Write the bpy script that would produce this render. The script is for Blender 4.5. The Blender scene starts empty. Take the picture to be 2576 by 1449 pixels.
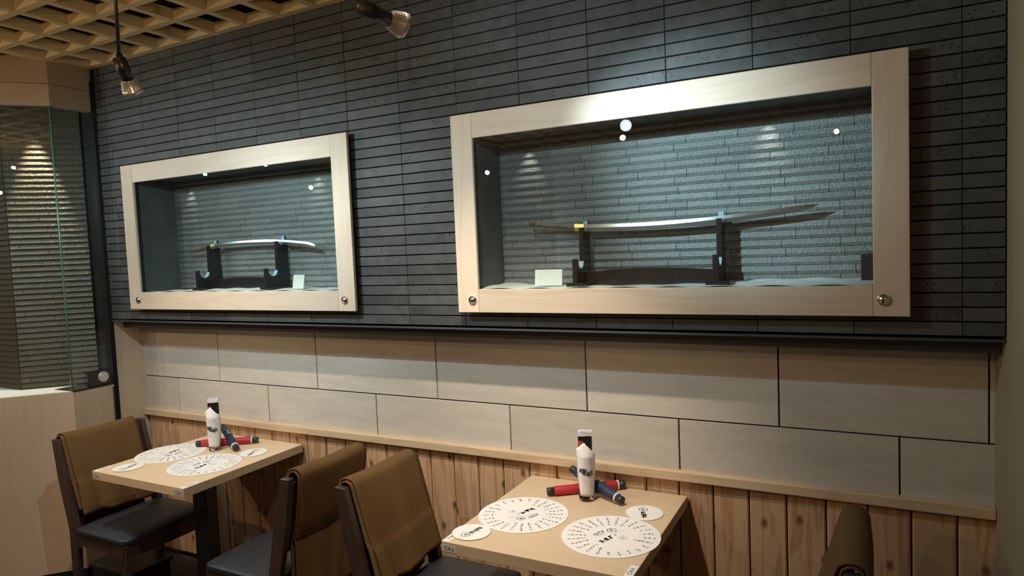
import bpy, bmesh, math, random
from mathutils import Vector, Matrix
D = bpy.data
C = bpy.context.scene.collection
V = Vector
random.seed(7)

# ------------------------------------------------------------------ camera, world, exposure
cam_data = D.cameras.new('camera')
cam = D.objects.new('camera', cam_data)
C.objects.link(cam)
bpy.context.scene.camera = cam
cam_data.sensor_fit = 'HORIZONTAL'
cam_data.sensor_width = 36.0
cam_data.lens = 36.0 * 1690.57 / 2576.0
cam_data.clip_start = 0.02
right = V((0.88472, 0.46426, -0.04149)); up = V((0.00875, 0.07246, 0.99733)); fwd = V((-0.46603, 0.88273, -0.06004))
m = Matrix.Identity(4)
for i in range(3):
    m[i][0] = right[i]; m[i][1] = up[i]; m[i][2] = -fwd[i]; m[i][3] = (2.7347, -2.2771, 1.5754)[i]
cam.matrix_world = m

world = D.worlds.new('world'); bpy.context.scene.world = world
world.use_nodes = True
world.node_tree.nodes['Background'].inputs[0].default_value = (1.0, 0.80, 0.58, 1)
world.node_tree.nodes['Background'].inputs[1].default_value = 0.02
vs = bpy.context.scene.view_settings
vs.view_transform = 'Standard'; vs.look = 'None'; vs.gamma = 1.0; vs.use_curve_mapping = False
vs.exposure = 0.0

def spot(name, loc, aim, energy, color, angle, blend=1.0, radius=0.02):
    l = D.lights.new(name, 'SPOT'); l.energy = energy; l.color = color
    l.spot_size = math.radians(angle); l.spot_blend = blend; l.shadow_soft_size = radius
    o = D.objects.new(name, l); C.objects.link(o); o.location = loc
    o.rotation_euler = (V(aim) - V(loc)).to_track_quat('-Z', 'Y').to_euler()
    return o

COOL = (0.67, 0.91, 1.0); WARM = (1.0, 0.70, 0.42); NEUT = (1.0, 0.84, 0.66)
# warm downlights in the lattice over the tables and over the rest of the room and one added fill spot (all out of frame)
spot('downlight_or_fill', (0.20, -1.02, 2.52), (0.10, -0.28, 0.70), 84, NEUT, 62, 0.9, 0.02)
spot('downlight_or_fill', (1.75, -1.02, 2.52), (1.64, -0.27, 0.72), 124, NEUT, 60, 1.0, 0.02)
spot('downlight_or_fill', (0.95, -1.02, 2.52), (1.03, -0.16, 1.25), 24, NEUT, 50, 1.0, 0.02)  # added fill spot, brightens the tiles and slate between the tables
def bulb(loc, energy, color, radius=0.014):
    l = D.lights.new('pendant_or_fill_bulb', 'POINT'); l.energy = energy; l.color = color; l.shadow_soft_size = radius
    o = D.objects.new('pendant_or_fill_bulb', l); C.objects.link(o); o.location = loc
bulb((1.563, -1.714, 2.15), 8, WARM); bulb((2.596, -2.362, 2.15), 1.2, WARM); bulb((0.2, -2.6, 2.15), 20, WARM); bulb((-1.4, -2.4, 2.15), 34, WARM)  # last two are added unseen fills that lift the ceiling and left panels
for x, y, e in ((0.6, -3.6, 60), (2.6, -4.0, 40)):
    spot('downlight_or_fill', (x, y, 2.50), (x, y - 0.3, 0), e, WARM, 130, 1.0, 0.05)

# ------------------------------------------------------------------ materials
def nt(name):
    mt = D.materials.new(name); mt.use_nodes = True
    t = mt.node_tree; return mt, t, t.nodes['Principled BSDF']
def simple(name, col, rough=0.5, metal=0.0, spec=0.5, bump=0.0, bscale=200.0, var=0.0):
    mt, t, b = nt(name)
    b.inputs['Base Color'].default_value = (*col, 1); b.inputs['Roughness'].default_value = rough
    b.inputs['Metallic'].default_value = metal; b.inputs['Specular IOR Level'].default_value = spec
    g = t.nodes.new('ShaderNodeNewGeometry')
    n = t.nodes.new('ShaderNodeTexNoise'); n.inputs['Scale'].default_value = bscale; n.inputs['Detail'].default_value = 4
    t.links.new(g.outputs['Position'], n.inputs['Vector'])
    if bump:
        bp = t.nodes.new('ShaderNodeBump'); bp.inputs['Strength'].default_value = bump; bp.inputs['Distance'].default_value = 0.002
        t.links.new(n.outputs['Fac'], bp.inputs['Height']); t.links.new(bp.outputs['Normal'], b.inputs['Normal'])
    if var:
        r = t.nodes.new('ShaderNodeMapRange'); r.inputs['To Min'].default_value = 1 - var; r.inputs['To Max'].default_value = 1 + var
        mx = t.nodes.new('ShaderNodeVectorMath'); mx.operation = 'SCALE'; mx.inputs[0].default_value = col
        t.links.new(n.outputs['Fac'], r.inputs['Value']); t.links.new(r.outputs['Result'], mx.inputs['Scale'])
        t.links.new(mx.outputs['Vector'], b.inputs['Base Color'])
    return mt
def wood(name, a, bcol, axis='x', scale=1.0, rough=0.45, contrast=1.0, knots=0.0, spec=0.4):
    """long grain along one axis: stretched noise, ring lines, optional dark knots"""
    mt, t, b = nt(name); L = t.links
    g = t.nodes.new('ShaderNodeNewGeometry'); oi = t.nodes.new('ShaderNodeObjectInfo')
    off = t.nodes.new('ShaderNodeVectorMath'); off.operation = 'MULTIPLY_ADD'
    rr = t.nodes.new('ShaderNodeCombineXYZ')
    for k in range(3): L.new(oi.outputs['Random'], rr.inputs[k])
    off.inputs[1].default_value = (7.3, 5.1, 3.7); L.new(rr.outputs[0], off.inputs[0]); L.new(g.outputs['Position'], off.inputs[2])
    mp = t.nodes.new('ShaderNodeMapping')
    s = {'x': (1.2, 14, 14), 'y': (14, 1.2, 14), 'z': (14, 14, 1.2)}[axis]
    mp.inputs['Scale'].default_value = [q * scale for q in s]
    L.new(off.outputs[0], mp.inputs['Vector'])
    n1 = t.nodes.new('ShaderNodeTexNoise'); n1.inputs['Scale'].default_value = 1.0; n1.inputs['Detail'].default_value = 3; n1.inputs['Distortion'].default_value = 0.4
    L.new(mp.outputs[0], n1.inputs['Vector'])
    w = t.nodes.new('ShaderNodeMath'); w.operation = 'MULTIPLY'; w.inputs[1].default_value = 40; L.new(n1.outputs['Fac'], w.inputs[0])
    sn = t.nodes.new('ShaderNodeMath'); sn.operation = 'SINE'; L.new(w.outputs[0], sn.inputs[0])
    r = t.nodes.new('ShaderNodeMapRange'); r.inputs['From Min'].default_value = 0.3; r.inputs['From Max'].default_value = 1.0
    r.inputs['To Max'].default_value = 0.45 * contrast; L.new(sn.outputs[0], r.inputs['Value'])
    n2 = t.nodes.new('ShaderNodeTexNoise'); n2.inputs['Scale'].default_value = 6; n2.inputs['Detail'].default_value = 5
    L.new(mp.outputs[0], n2.inputs['Vector'])
    ad = t.nodes.new('ShaderNodeMath'); ad.operation = 'MULTIPLY_ADD'; ad.inputs[1].default_value = 0.5 * contrast
    L.new(n2.outputs['Fac'], ad.inputs[0]); L.new(r.outputs[0], ad.inputs[2])
    mx = t.nodes.new('ShaderNodeMix'); mx.data_type = 'RGBA'
    mx.inputs[6].default_value = (*a, 1); mx.inputs[7].default_value = (*bcol, 1)
    L.new(ad.outputs[0], mx.inputs[0]); out = mx.outputs[2]
    hv = t.nodes.new('ShaderNodeHueSaturation'); hr = t.nodes.new('ShaderNodeMapRange')
    hr.inputs['To Min'].default_value = 0.88; hr.inputs['To Max'].default_value = 1.1
    L.new(oi.outputs['Random'], hr.inputs[0]); L.new(hr.outputs[0], hv.inputs['Value']); L.new(out, hv.inputs['Color']); out = hv.outputs[0]
    if knots:
        sp = t.nodes.new('ShaderNodeSeparateXYZ'); L.new(off.outputs[0], sp.inputs[0]); cb = t.nodes.new('ShaderNodeCombineXYZ')
        kx = t.nodes.new('ShaderNodeMath'); kx.operation = 'MULTIPLY'; kx.inputs[1].default_value = 7.5; L.new(sp.outputs[0], kx.inputs[0])
        kz = t.nodes.new('ShaderNodeMath'); kz.operation = 'MULTIPLY'; kz.inputs[1].default_value = 4.6; L.new(sp.outputs[2], kz.inputs[0])
        L.new(kx.outputs[0], cb.inputs[0]); L.new(kz.outputs[0], cb.inputs[1])
        vo = t.nodes.new('ShaderNodeTexVoronoi'); vo.voronoi_dimensions = '2D'; vo.inputs['Scale'].default_value = 1.0; vo.inputs['Randomness'].default_value = 1.0
        L.new(cb.outputs[0], vo.inputs['Vector'])
        kr = t.nodes.new('ShaderNodeMapRange'); kr.inputs['From Min'].default_value = 0.035; kr.inputs['From Max'].default_value = 0.11
        kr.inputs['To Min'].default_value = knots; kr.inputs['To Max'].default_value = 0; L.new(vo.outputs['Distance'], kr.inputs[0])
        m3 = t.nodes.new('ShaderNodeMix'); m3.data_type = 'RGBA'; m3.inputs[7].default_value = (0.09, 0.035, 0.015, 1)
        L.new(kr.outputs[0], m3.inputs[0]); L.new(out, m3.inputs[6]); out = m3.outputs[2]
    L.new(out, b.inputs['Base Color'])
    bp = t.nodes.new('ShaderNodeBump'); bp.inputs['Strength'].default_value = 0.15; bp.inputs['Distance'].default_value = 0.001
    L.new(n2.outputs['Fac'], bp.inputs['Height']); L.new(bp.outputs[0], b.inputs['Normal'])
    b.inputs['Roughness'].default_value = rough; b.inputs['Specular IOR Level'].default_value = spec
    return mt
def stone(name, col, pit=0.0, streak=0.0, rough=0.6, bump=0.4, nscale=30, spec=0.4, rvar=0.25, bdist=0.003, amp=0.2):
    mt, t, b = nt(name); L = t.links
    g = t.nodes.new('ShaderNodeNewGeometry'); oi = t.nodes.new('ShaderNodeObjectInfo')
    rr = t.nodes.new('ShaderNodeCombineXYZ')
    for k in range(3): L.new(oi.outputs['Random'], rr.inputs[k])
    off = t.nodes.new('ShaderNodeVectorMath'); off.operation = 'MULTIPLY_ADD'; off.inputs[1].default_value = (3, 5, 4)
    L.new(rr.outputs[0], off.inputs[0]); L.new(g.outputs['Position'], off.inputs[2])
    n = t.nodes.new('ShaderNodeTexNoise'); n.inputs['Scale'].default_value = nscale; n.inputs['Detail'].default_value = 6; L.new(off.outputs[0], n.inputs['Vector'])
    v = t.nodes.new('ShaderNodeMapRange'); v.inputs['From Min'].default_value = .3; v.inputs['From Max'].default_value = .7
    v.inputs['To Min'].default_value = 1 - amp; v.inputs['To Max'].default_value = 1 + amp; L.new(n.outputs['Fac'], v.inputs[0])
    rv = t.nodes.new('ShaderNodeMapRange'); rv.inputs['To Min'].default_value = 1 - rvar; rv.inputs['To Max'].default_value = 1 + rvar; L.new(oi.outputs['Random'], rv.inputs[0])
    mu = t.nodes.new('ShaderNodeMath'); mu.operation = 'MULTIPLY'; L.new(v.outputs[0], mu.inputs[0]); L.new(rv.outputs[0], mu.inputs[1])
    fac = mu.outputs[0]; h = n.outputs['Fac']
    if streak:
        mp = t.nodes.new('ShaderNodeMapping'); mp.inputs['Rotation'].default_value = (0, 0.25, 0); mp.inputs['Scale'].default_value = (3, 20, 22)
        L.new(off.outputs[0], mp.inputs[0]); n3 = t.nodes.new('ShaderNodeTexNoise'); n3.inputs['Scale'].default_value = 1.5; n3.inputs['Detail'].default_value = 6; n3.inputs['Distortion'].default_value = 0.8
        L.new(mp.outputs[0], n3.inputs['Vector'])
        sr = t.nodes.new('ShaderNodeMapRange'); sr.inputs['From Min'].default_value = .3; sr.inputs['From Max'].default_value = .7; sr.inputs['To Min'].default_value = 1 - streak; sr.inputs['To Max'].default_value = 1 + streak
        L.new(n3.outputs['Fac'], sr.inputs[0]); m2 = t.nodes.new('ShaderNodeMath'); m2.operation = 'MULTIPLY'; L.new(fac, m2.inputs[0]); L.new(sr.outputs[0], m2.inputs[1]); fac = m2.outputs[0]
    if pit:
        vo = t.nodes.new('ShaderNodeTexVoronoi'); vo.inputs['Scale'].default_value = 90; L.new(off.outputs[0], vo.inputs['Vector'])
        pr_ = t.nodes.new('ShaderNodeMapRange'); pr_.inputs['From Min'].default_value = .20; pr_.inputs['From Max'].default_value = .33; L.new(vo.outputs['Distance'], pr_.inputs[0])
        pm = t.nodes.new('ShaderNodeTexNoise'); pm.inputs['Scale'].default_value = 9; L.new(off.outputs[0], pm.inputs['Vector'])
        pg = t.nodes.new('ShaderNodeMapRange'); pg.inputs['From Min'].default_value = .52; pg.inputs['From Max'].default_value = .62; pg.inputs['To Min'].default_value = 1; pg.inputs['To Max'].default_value = 0; L.new(pm.outputs['Fac'], pg.inputs[0])
        mxx = t.nodes.new('ShaderNodeMath'); mxx.operation = 'MAXIMUM'; L.new(pr_.outputs[0], mxx.inputs[0]); L.new(pg.outputs[0], mxx.inputs[1])
        pf = t.nodes.new('ShaderNodeMapRange'); pf.inputs['To Min'].default_value = 1 - pit; L.new(mxx.outputs[0], pf.inputs[0])
        m4 = t.nodes.new('ShaderNodeMath'); m4.operation = 'MULTIPLY'; L.new(fac, m4.inputs[0]); L.new(pf.outputs[0], m4.inputs[1]); fac = m4.outputs[0]
    sc = t.nodes.new('ShaderNodeVectorMath'); sc.operation = 'SCALE'; sc.inputs[0].default_value = col; L.new(fac, sc.inputs['Scale']); L.new(sc.outputs[0], b.inputs['Base Color'])
    bp = t.nodes.new('ShaderNodeBump'); bp.inputs['Strength'].default_value = bump; bp.inputs['Distance'].default_value = bdist; L.new(h, bp.inputs['Height']); L.new(bp.outputs[0], b.inputs['Normal'])
    b.inputs['Roughness'].default_value = rough; b.inputs['Specular IOR Level'].default_value = spec
    return mt
def emit(name, col, s):
    mt = D.materials.new(name); mt.use_nodes = True; t = mt.node_tree; t.nodes.clear()
    e = t.nodes.new('ShaderNodeEmission'); e.inputs[0].default_value = (*col, 1); e.inputs[1].default_value = s
    o = t.nodes.new('ShaderNodeOutputMaterial'); t.links.new(e.outputs[0], o.inputs[0]); return mt
def pane_glass(name, tint=(0.93, 0.97, 0.96), ior=1.5):
    mt = D.materials.new(name); mt.use_nodes = True; t = mt.node_tree; t.nodes.clear()
    tr = t.nodes.new('ShaderNodeBsdfTransparent'); tr.inputs[0].default_value = (*tint, 1)
    gl = t.nodes.new('ShaderNodeBsdfGlossy'); gl.inputs['Roughness'].default_value = 0.0
    fr = t.nodes.new('ShaderNodeFresnel'); gg = t.nodes.new('ShaderNodeNewGeometry'); mr = t.nodes.new('ShaderNodeMapRange')
    mr.inputs['To Min'].default_value = ior; mr.inputs['To Max'].default_value = 1 / ior     # same reflectance on both faces of the thin pane
    t.links.new(gg.outputs['Backfacing'], mr.inputs[0]); t.links.new(mr.outputs[0], fr.inputs[0])
    mx = t.nodes.new('ShaderNodeMixShader'); o = t.nodes.new('ShaderNodeOutputMaterial')
    t.links.new(fr.outputs[0], mx.inputs[0]); t.links.new(tr.outputs[0], mx.inputs[1]); t.links.new(gl.outputs[0], mx.inputs[2]); t.links.new(mx.outputs[0], o.inputs[0])
    return mt

M = {}
M['slate'] = stone('dark_slate', (0.064, 0.069, 0.069), pit=0.8, rough=0.55, bump=0.35, nscale=22, rvar=0.22, spec=0.45)
M['ledge'] = stone('split_ledgestone', (0.24, 0.25, 0.255), rough=0.38, bump=1.0, nscale=160, rvar=0.12, spec=0.6, bdist=0.004)
M['brown_ledge'] = stone('brown_ledgestone', (0.10, 0.080, 0.060), rough=0.33, bump=0.8, nscale=160, rvar=0.12, spec=0.7, bdist=0.004)
M['tile'] = stone('beige_stone_tile', (0.52, 0.48, 0.42), streak=0.07, rough=0.55, bump=0.35, nscale=90, rvar=0.05, spec=0.35, bdist=0.0008, amp=0.05)
M['black'] = simple('matt_black', (0.012, 0.013, 0.014), 0.6)
M['mortar'] = simple('dark_joint', (0.012, 0.012, 0.013), 0.9, spec=0.1)
M['brown_joint'] = simple('brown_joint', (0.05, 0.04, 0.035), 0.9, spec=0.1)
M['black_metal'] = simple('black_painted_metal', (0.015, 0.015, 0.016), 0.35)
M['bar'] = simple('charcoal_painted_bar', (0.055, 0.058, 0.060), 0.5)
M['frame_x'] = wood('pale_cypress_x', (0.67, 0.56, 0.44), (0.50, 0.38, 0.27), 'x', 0.8, 0.5, 0.5)
M['frame_z'] = wood('pale_cypress_z', (0.67, 0.56, 0.44), (0.50, 0.38, 0.27), 'z', 0.8, 0.5, 0.5)
M['table'] = wood('pale_maple_laminate', (0.72, 0.55, 0.37), (0.62, 0.44, 0.28), 'x', 1.4, 0.32, 0.5, spec=0.5)
M['table_edge'] = wood('maple_edge_band', (0.60, 0.45, 0.29), (0.50, 0.36, 0.22), 'x', 1.0, 0.5, 0.5)
M['plank'] = wood('knotty_cedar', (0.60, 0.40, 0.235), (0.36, 0.17, 0.075), 'z', 1.0, 0.55, 1.0, knots=0.85)
M['rail'] = wood('pale_pine_rail', (0.66, 0.50, 0.33), (0.48, 0.33, 0.19), 'x', 1.2, 0.5, 0.8)
M['panel'] = wood('light_oak_panel', (0.58, 0.45, 0.32), (0.47, 0.34, 0.23), 'z', 0.8, 0.5, 0.5)
M['soffit'] = wood('soffit_oak', (0.36, 0.26, 0.16), (0.29, 0.20, 0.12), 'x', 0.8, 0.55, 0.5)
M['lattice'] = wood('lattice_pine', (0.70, 0.55, 0.29), (0.56, 0.42, 0.20), 'x', 1.0, 0.6, 0.5)
M['chair'] = wood('dark_stained_wood', (0.060, 0.038, 0.030), (0.035, 0.020, 0.016), 'z', 1.0, 0.32, 0.8, spec=0.5)
M['vinyl'] = simple('black_vinyl', (0.030, 0.034, 0.040), 0.38, bump=0.15, bscale=700, spec=0.5)
M['blanket'] = simple('brown_fleece', (0.150, 0.086, 0.035), 0.95, bump=0.6, bscale=900, spec=0.1, var=0.18)
M['floor'] = simple('dark_floor', (0.02, 0.018, 0.017), 0.5, var=0.3, bscale=6)
M['backwood'] = wood('warm_wall_wood', (0.42, 0.27, 0.17), (0.32, 0.19, 0.11), 'z', 0.8, 0.5, 0.5)
M['rightwall'] = simple('olive_beige_wall', (0.30, 0.26, 0.165), 0.7, bump=0.2, bscale=120)
M['chrome'] = simple('chrome', (0.75, 0.75, 0.76), 0.12, metal=1.0)
M['steel'] = simple('polished_blade_steel', (0.72, 0.75, 0.78), 0.16, metal=1.0)
M['edge_steel'] = simple('frosted_blade_edge', (0.82, 0.86, 0.88), 0.34, metal=1.0)
M['tang'] = simple('aged_tang_iron', (0.16, 0.13, 0.12), 0.55, metal=0.6, bump=0.3, bscale=150)
M['rust'] = simple('rusty_tang_iron', (0.16, 0.075, 0.035), 0.6, metal=0.4, bump=0.3, bscale=150)
M['gold'] = simple('brushed_gold', (0.85, 0.62, 0.18), 0.3, metal=1.0, bump=0.4, bscale=300)
M['lacquer'] = simple('black_lacquer', (0.018, 0.018, 0.020), 0.22, spec=0.6)
M['felt'] = simple('pale_blue_felt', (0.42, 0.55, 0.70), 0.9)
M['white'] = simple('white_paper', (0.80, 0.79, 0.77), 0.8, spec=0.2)
M['cloth'] = simple('white_display_cloth', (0.78, 0.80, 0.80), 0.9, bump=0.5, bscale=40)
M['disc'] = simple('white_card', (0.80, 0.78, 0.76), 0.7, spec=0.2)
M['ink'] = simple('black_ink', (0.03, 0.03, 0.035), 0.8, spec=0.1)
M['grey_ink'] = simple('grey_ink', (0.30, 0.29, 0.30), 0.8, spec=0.1)
M['violet_ink'] = simple('violet_ink', (0.12, 0.11, 0.24), 0.8, spec=0.1)
M['seal'] = simple('beige_seal_ink', (0.58, 0.50, 0.42), 0.8, spec=0.1)
M['label'] = simple('pale_sticker', (0.50, 0.46, 0.40), 0.6)
M['label_white'] = simple('white_sticker', (0.78, 0.77, 0.75), 0.6)
M['red'] = simple('red_sleeve', (0.42, 0.016, 0.020), 0.55, bump=0.15, bscale=500)
M['navy'] = simple('navy_sleeve', (0.014, 0.024, 0.065), 0.55, bump=0.15, bscale=500)
M['cap'] = simple('black_rubber_cap', (0.02, 0.02, 0.022), 0.45)
M['ring'] = simple('white_plastic_ring', (0.75, 0.75, 0.74), 0.5)
M['clip'] = simple('pale_teal_clip', (0.22, 0.32, 0.32), 0.3)
M['napkin'] = simple('white_napkin', (0.83, 0.80, 0.79), 0.85, bump=0.2, bscale=300, spec=0.2)
M['packet'] = simple('black_packet_film', (0.015, 0.014, 0.018), 0.25)
M['packet_red'] = simple('red_packet_print', (0.65, 0.06, 0.03), 0.4)
M['foil'] = simple('crinkled_white_film', (0.72, 0.70, 0.70), 0.35, bump=0.8, bscale=120)
M['pane'] = pane_glass('clear_pane')
M['shop_pane'] = pane_glass('faint_green_pane', (0.90, 0.95, 0.93))
M['wall_glass'] = pane_glass('thin_clear_glass', (0.985, 0.985, 0.985), 1.42)
M['green_edge'] = simple('green_glass_edge', (0.10, 0.26, 0.21), 0.2, spec=0.8)
M['bulb_face'] = emit('lit_lamp_lens', (0.8, 0.93, 1.0), 16)
M['warm_face'] = emit('lit_warm_lens', (1.0, 0.8, 0.62), 60)
M['heatsink'] = simple('silver_heat_sink', (0.62, 0.61, 0.58), 0.35, metal=0.7)
mt, t, b = nt('tumbler_glass'); b.inputs['Transmission Weight'].default_value = 1; b.inputs['Roughness'].default_value = 0.0; b.inputs['IOR'].default_value = 1.45
M['tumbler'] = mt

# ------------------------------------------------------------------ mesh helpers
def link(name, bm, mat, parent=None, loc=None, smooth=False):
    me = D.meshes.new(name); bm.to_mesh(me); bm.free()
    for q in (mat if isinstance(mat, (list, tuple)) else [mat]): me.materials.append(q)
    if smooth:
        for p in me.polygons: p.use_smooth = True
    o = D.objects.new(name, me); C.objects.link(o)
    if parent: o.parent = parent
    if loc: o.location = loc
    return o
def inst(name, me, parent, loc=(0, 0, 0)):
    o = D.objects.new(name, me); C.objects.link(o); o.parent = parent; o.location = loc; return o
def empty(name, loc=(0, 0, 0), rz=0.0):
    o = D.objects.new(name, None); C.objects.link(o); o.location = loc; o.rotation_euler = (0, 0, rz); o.empty_display_size = .05; return o
def tag(o, label, cat, group=None, kind=None):
    o['label'] = label; o['category'] = cat
    if group: o['group'] = group
    if kind: o['kind'] = kind
    return o
def struct(o): o['kind'] = 'structure'; return o
def box(bm, x0, x1, y0, y1, z0, z1, mi=0):
    v = [bm.verts.new(p) for p in ((x0, y0, z0), (x1, y0, z0), (x1, y1, z0), (x0, y1, z0), (x0, y0, z1), (x1, y0, z1), (x1, y1, z1), (x0, y1, z1))]
    for f in ((0, 3, 2, 1), (4, 5, 6, 7), (0, 1, 5, 4), (1, 2, 6, 5), (2, 3, 7, 6), (3, 0, 4, 7)):
        fc = bm.faces.new([v[i] for i in f]); fc.material_index = mi
    return v
def chamf(bm, x0, x1, y0, y1, z0, z1, c=0.0015):
    """box whose front (-y) face has chamfered edges"""
    b_ = [(x0, y1, z0), (x1, y1, z0), (x1, y1, z1), (x0, y1, z1)]
    m_ = [(x0, y0 + c, z0), (x1, y0 + c, z0), (x1, y0 + c, z1), (x0, y0 + c, z1)]
    f_ = [(x0 + c, y0, z0 + c), (x1 - c, y0, z0 + c), (x1 - c, y0, z1 - c), (x0 + c, y0, z1 - c)]
    B, Mm, F = [[bm.verts.new(p) for p in q] for q in (b_, m_, f_)]
    bm.faces.new(F); bm.faces.new(B[::-1])
    for i in range(4):
        j = (i + 1) % 4
        bm.faces.new((Mm[i], Mm[j], F[j], F[i])); bm.faces.new((B[i], B[j], Mm[j], Mm[i]))
def bevelled(bm, amt, seg=2):
    bmesh.ops.bevel(bm, geom=list(bm.edges), offset=amt, segments=seg, profile=0.5, affect='EDGES')
def bbox(name, dims, mat, parent=None, bev=0.003, seg=2, smooth=False):
    bm = bmesh.new(); box(bm, *dims)
    if bev: bevelled(bm, bev, seg)
    return link(name, bm, mat, parent, smooth=smooth)
def tube(bm, p0, p1, r0, r1=None, n=20, caps=True, mi=0):
    p0, p1 = V(p0), V(p1); r1 = r0 if r1 is None else r1
    d = (p1 - p0).normalized(); a = d.orthogonal().normalized(); b_ = d.cross(a)
    A = [bm.verts.new(p0 + (a * math.cos(q) + b_ * math.sin(q)) * r0) for q in [2 * math.pi * i / n for i in range(n)]]
    B = [bm.verts.new(p1 + (a * math.cos(q) + b_ * math.sin(q)) * r1) for q in [2 * math.pi * i / n for i in range(n)]]
    for i in range(n):
        f = bm.faces.new((A[i], A[(i + 1) % n], B[(i + 1) % n], B[i])); f.smooth = True; f.material_index = mi
    if caps:
        f = bm.faces.new(A[::-1]); f.material_index = mi; f = bm.faces.new(B); f.material_index = mi
def lathe(bm, prof, n=40, close=False, mi=0, axis=None, origin=(0, 0, 0)):
    """profile of (r, h) turned about z (or about `axis`)"""
    ax = V(axis).normalized() if axis else V((0, 0, 1)); a = ax.orthogonal().normalized(); b_ = ax.cross(a); O = V(origin)
    rings = []
    for r, h in prof:
        if r < 1e-6: rings.append([bm.verts.new(O + ax * h)])
        else: rings.append([bm.verts.new(O + ax * h + (a * math.cos(2 * math.pi * i / n) + b_ * math.sin(2 * math.pi * i / n)) * r) for i in range(n)])
    for A, B in zip(rings, rings[1:]):
        for i in range(n):
            j = (i + 1) % n
            if len(A) == 1 and len(B) == 1: continue
            if len(A) == 1: f = bm.faces.new((A[0], B[j], B[i]))
            elif len(B) == 1: f = bm.faces.new((A[i], A[j], B[0]))
            else: f = bm.faces.new((A[i], A[j], B[j], B[i]))
            f.smooth = True; f.material_index = mi
    bmesh.ops.recalc_face_normals(bm, faces=bm.faces)
def prism(bm, pts, d0, d1, plane='xz'):
    """polygon extruded across; plane xz -> along y, yz -> along x, xy -> along z"""
    def P(a, b_, c): return {'xz': (a, c, b_), 'yz': (c, a, b_), 'xy': (a, b_, c)}[plane]
    A = [bm.verts.new(P(p[0], p[1], d0)) for p in pts]; B = [bm.verts.new(P(p[0], p[1], d1)) for p in pts]
    n = len(pts)
    bm.faces.new(A); bm.faces.new(B[::-1])
    for i in range(n): bm.faces.new((A[i], B[i], B[(i + 1) % n], A[(i + 1) % n]))
    bmesh.ops.recalc_face_normals(bm, faces=bm.faces)
def copy_tree(o, parent=None):
    c = o.copy(); C.objects.link(c); c.parent = parent
    for ch in list(o.children): copy_tree(ch, c)
    return c

XL, XR, YS = -0.754, 3.055, -0.165      # left end, right end, face of the slate
ZC = 2.57                                # underside of the ceiling lattice

# ------------------------------------------------------------------ floor and far walls
o = bbox('floor', (-3.5, 3.2, -5.0, 0.1, -0.05, 0.0), M['floor'], bev=0); struct(o)
o = bbox('wall_right', (XR, XR + 0.1, -5.0, 0.1, 0.0, 2.75), M['rightwall'], bev=0); struct(o)
wall_behind = struct(bbox('wall_front', (-3.5, 3.155, -5.1, -5.0, 0, 2.75), M['black'], bev=0))
bm = bmesh.new(); chamf(bm, 0.004, 0.446, 0, 0.02, 0.0, 2.6, 0.003)
me = D.meshes.new('panel_board'); bmesh.ops.rotate(bm, verts=bm.verts, matrix=Matrix.Rotation(math.pi, 3, 'Z')); bm.to_mesh(me); bm.free(); me.materials.append(M['backwood'])
for k in range(14): inst('panel_board', me, wall_behind, (-3.0 + 0.45 * k, -4.98, 0))

# ------------------------------------------------------------------ slate wall
holes = [(-0.46, 0.862, 1.408, 1.990), (1.473, 2.783, 1.408, 1.990)]     # the two showcases set into the wall
wall = struct(empty('wall_back', (0, 0, 0)))
bm = bmesh.new()
xs = [XL, holes[0][0], holes[0][1], holes[1][0], holes[1][1], XR]
for i in range(5):
    if i % 2 == 0: box(bm, xs[i], xs[i + 1], YS + 0.009, 0.0, 1.292, 2.74)
    else:
        box(bm, xs[i], xs[i + 1], YS + 0.009, 0.0, 1.292, 1.395); box(bm, xs[i], xs[i + 1], YS + 0.009, 0.0, 2.0, 2.74)
link('wall_core', bm, M['mortar'], wall)
P, RH, X0 = 0.25648, 0.0388, 0.6515
cells = []
camp = V((2.7347, -2.2771, 1.5754))
zlow = 1.293
r = 0
while zlow + r * RH < ZC + 0.01:
    z0 = zlow + r * RH; z1 = z0 + RH
    for k in range(-6, 11):
        a, b_ = X0 + P * k, X0 + P * (k + 1)
        a, b_ = max(a, XL + 0.012), min(b_, XR - 0.002)
        if b_ - a < 0.015: continue
        segs = [(a, b_)]
        for hx0, hx1, hz0, hz1 in holes:
            if z1 > hz0 + 0.012 and z0 < hz1 - 0.012:
                ns = []
                for s0, s1 in segs:
                    if s1 <= hx0 or s0 >= hx1: ns.append((s0, s1)); continue
                    if s0 < hx0: ns.append((s0, hx0))
                    if s1 > hx1: ns.append((hx1, s1))
                segs = ns
        for s0, s1 in segs:
            if s1 - s0 > 0.012: cells.append((s0, s1, z0, z1))
    r += 1
def seen(c):
    s0, s1, z0, z1 = c; cx, cz = (s0 + s1) / 2, (z0 + z1) / 2
    for fx0, fx1 in ((-0.50, 0.915), (1.43, 2.825)):
        if cx > fx0 and cx < fx1 and 1.36 < cz < 2.04: return 0
    d = V((cx, YS, cz)) - camp; f_ = d.dot(fwd); v = 724.5 - 1690.6 * d.dot(up) / f_; u = 1288 + 1690.6 * d.dot(right) / f_
    if v < -20 or u > 2600: return 0
    return (s1 - s0) * abs(d.normalized().y) / d.length_squared
cells.sort(key=seen, reverse=True)
meshes = {}
rest = bmesh.new(); n_t = 0
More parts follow.
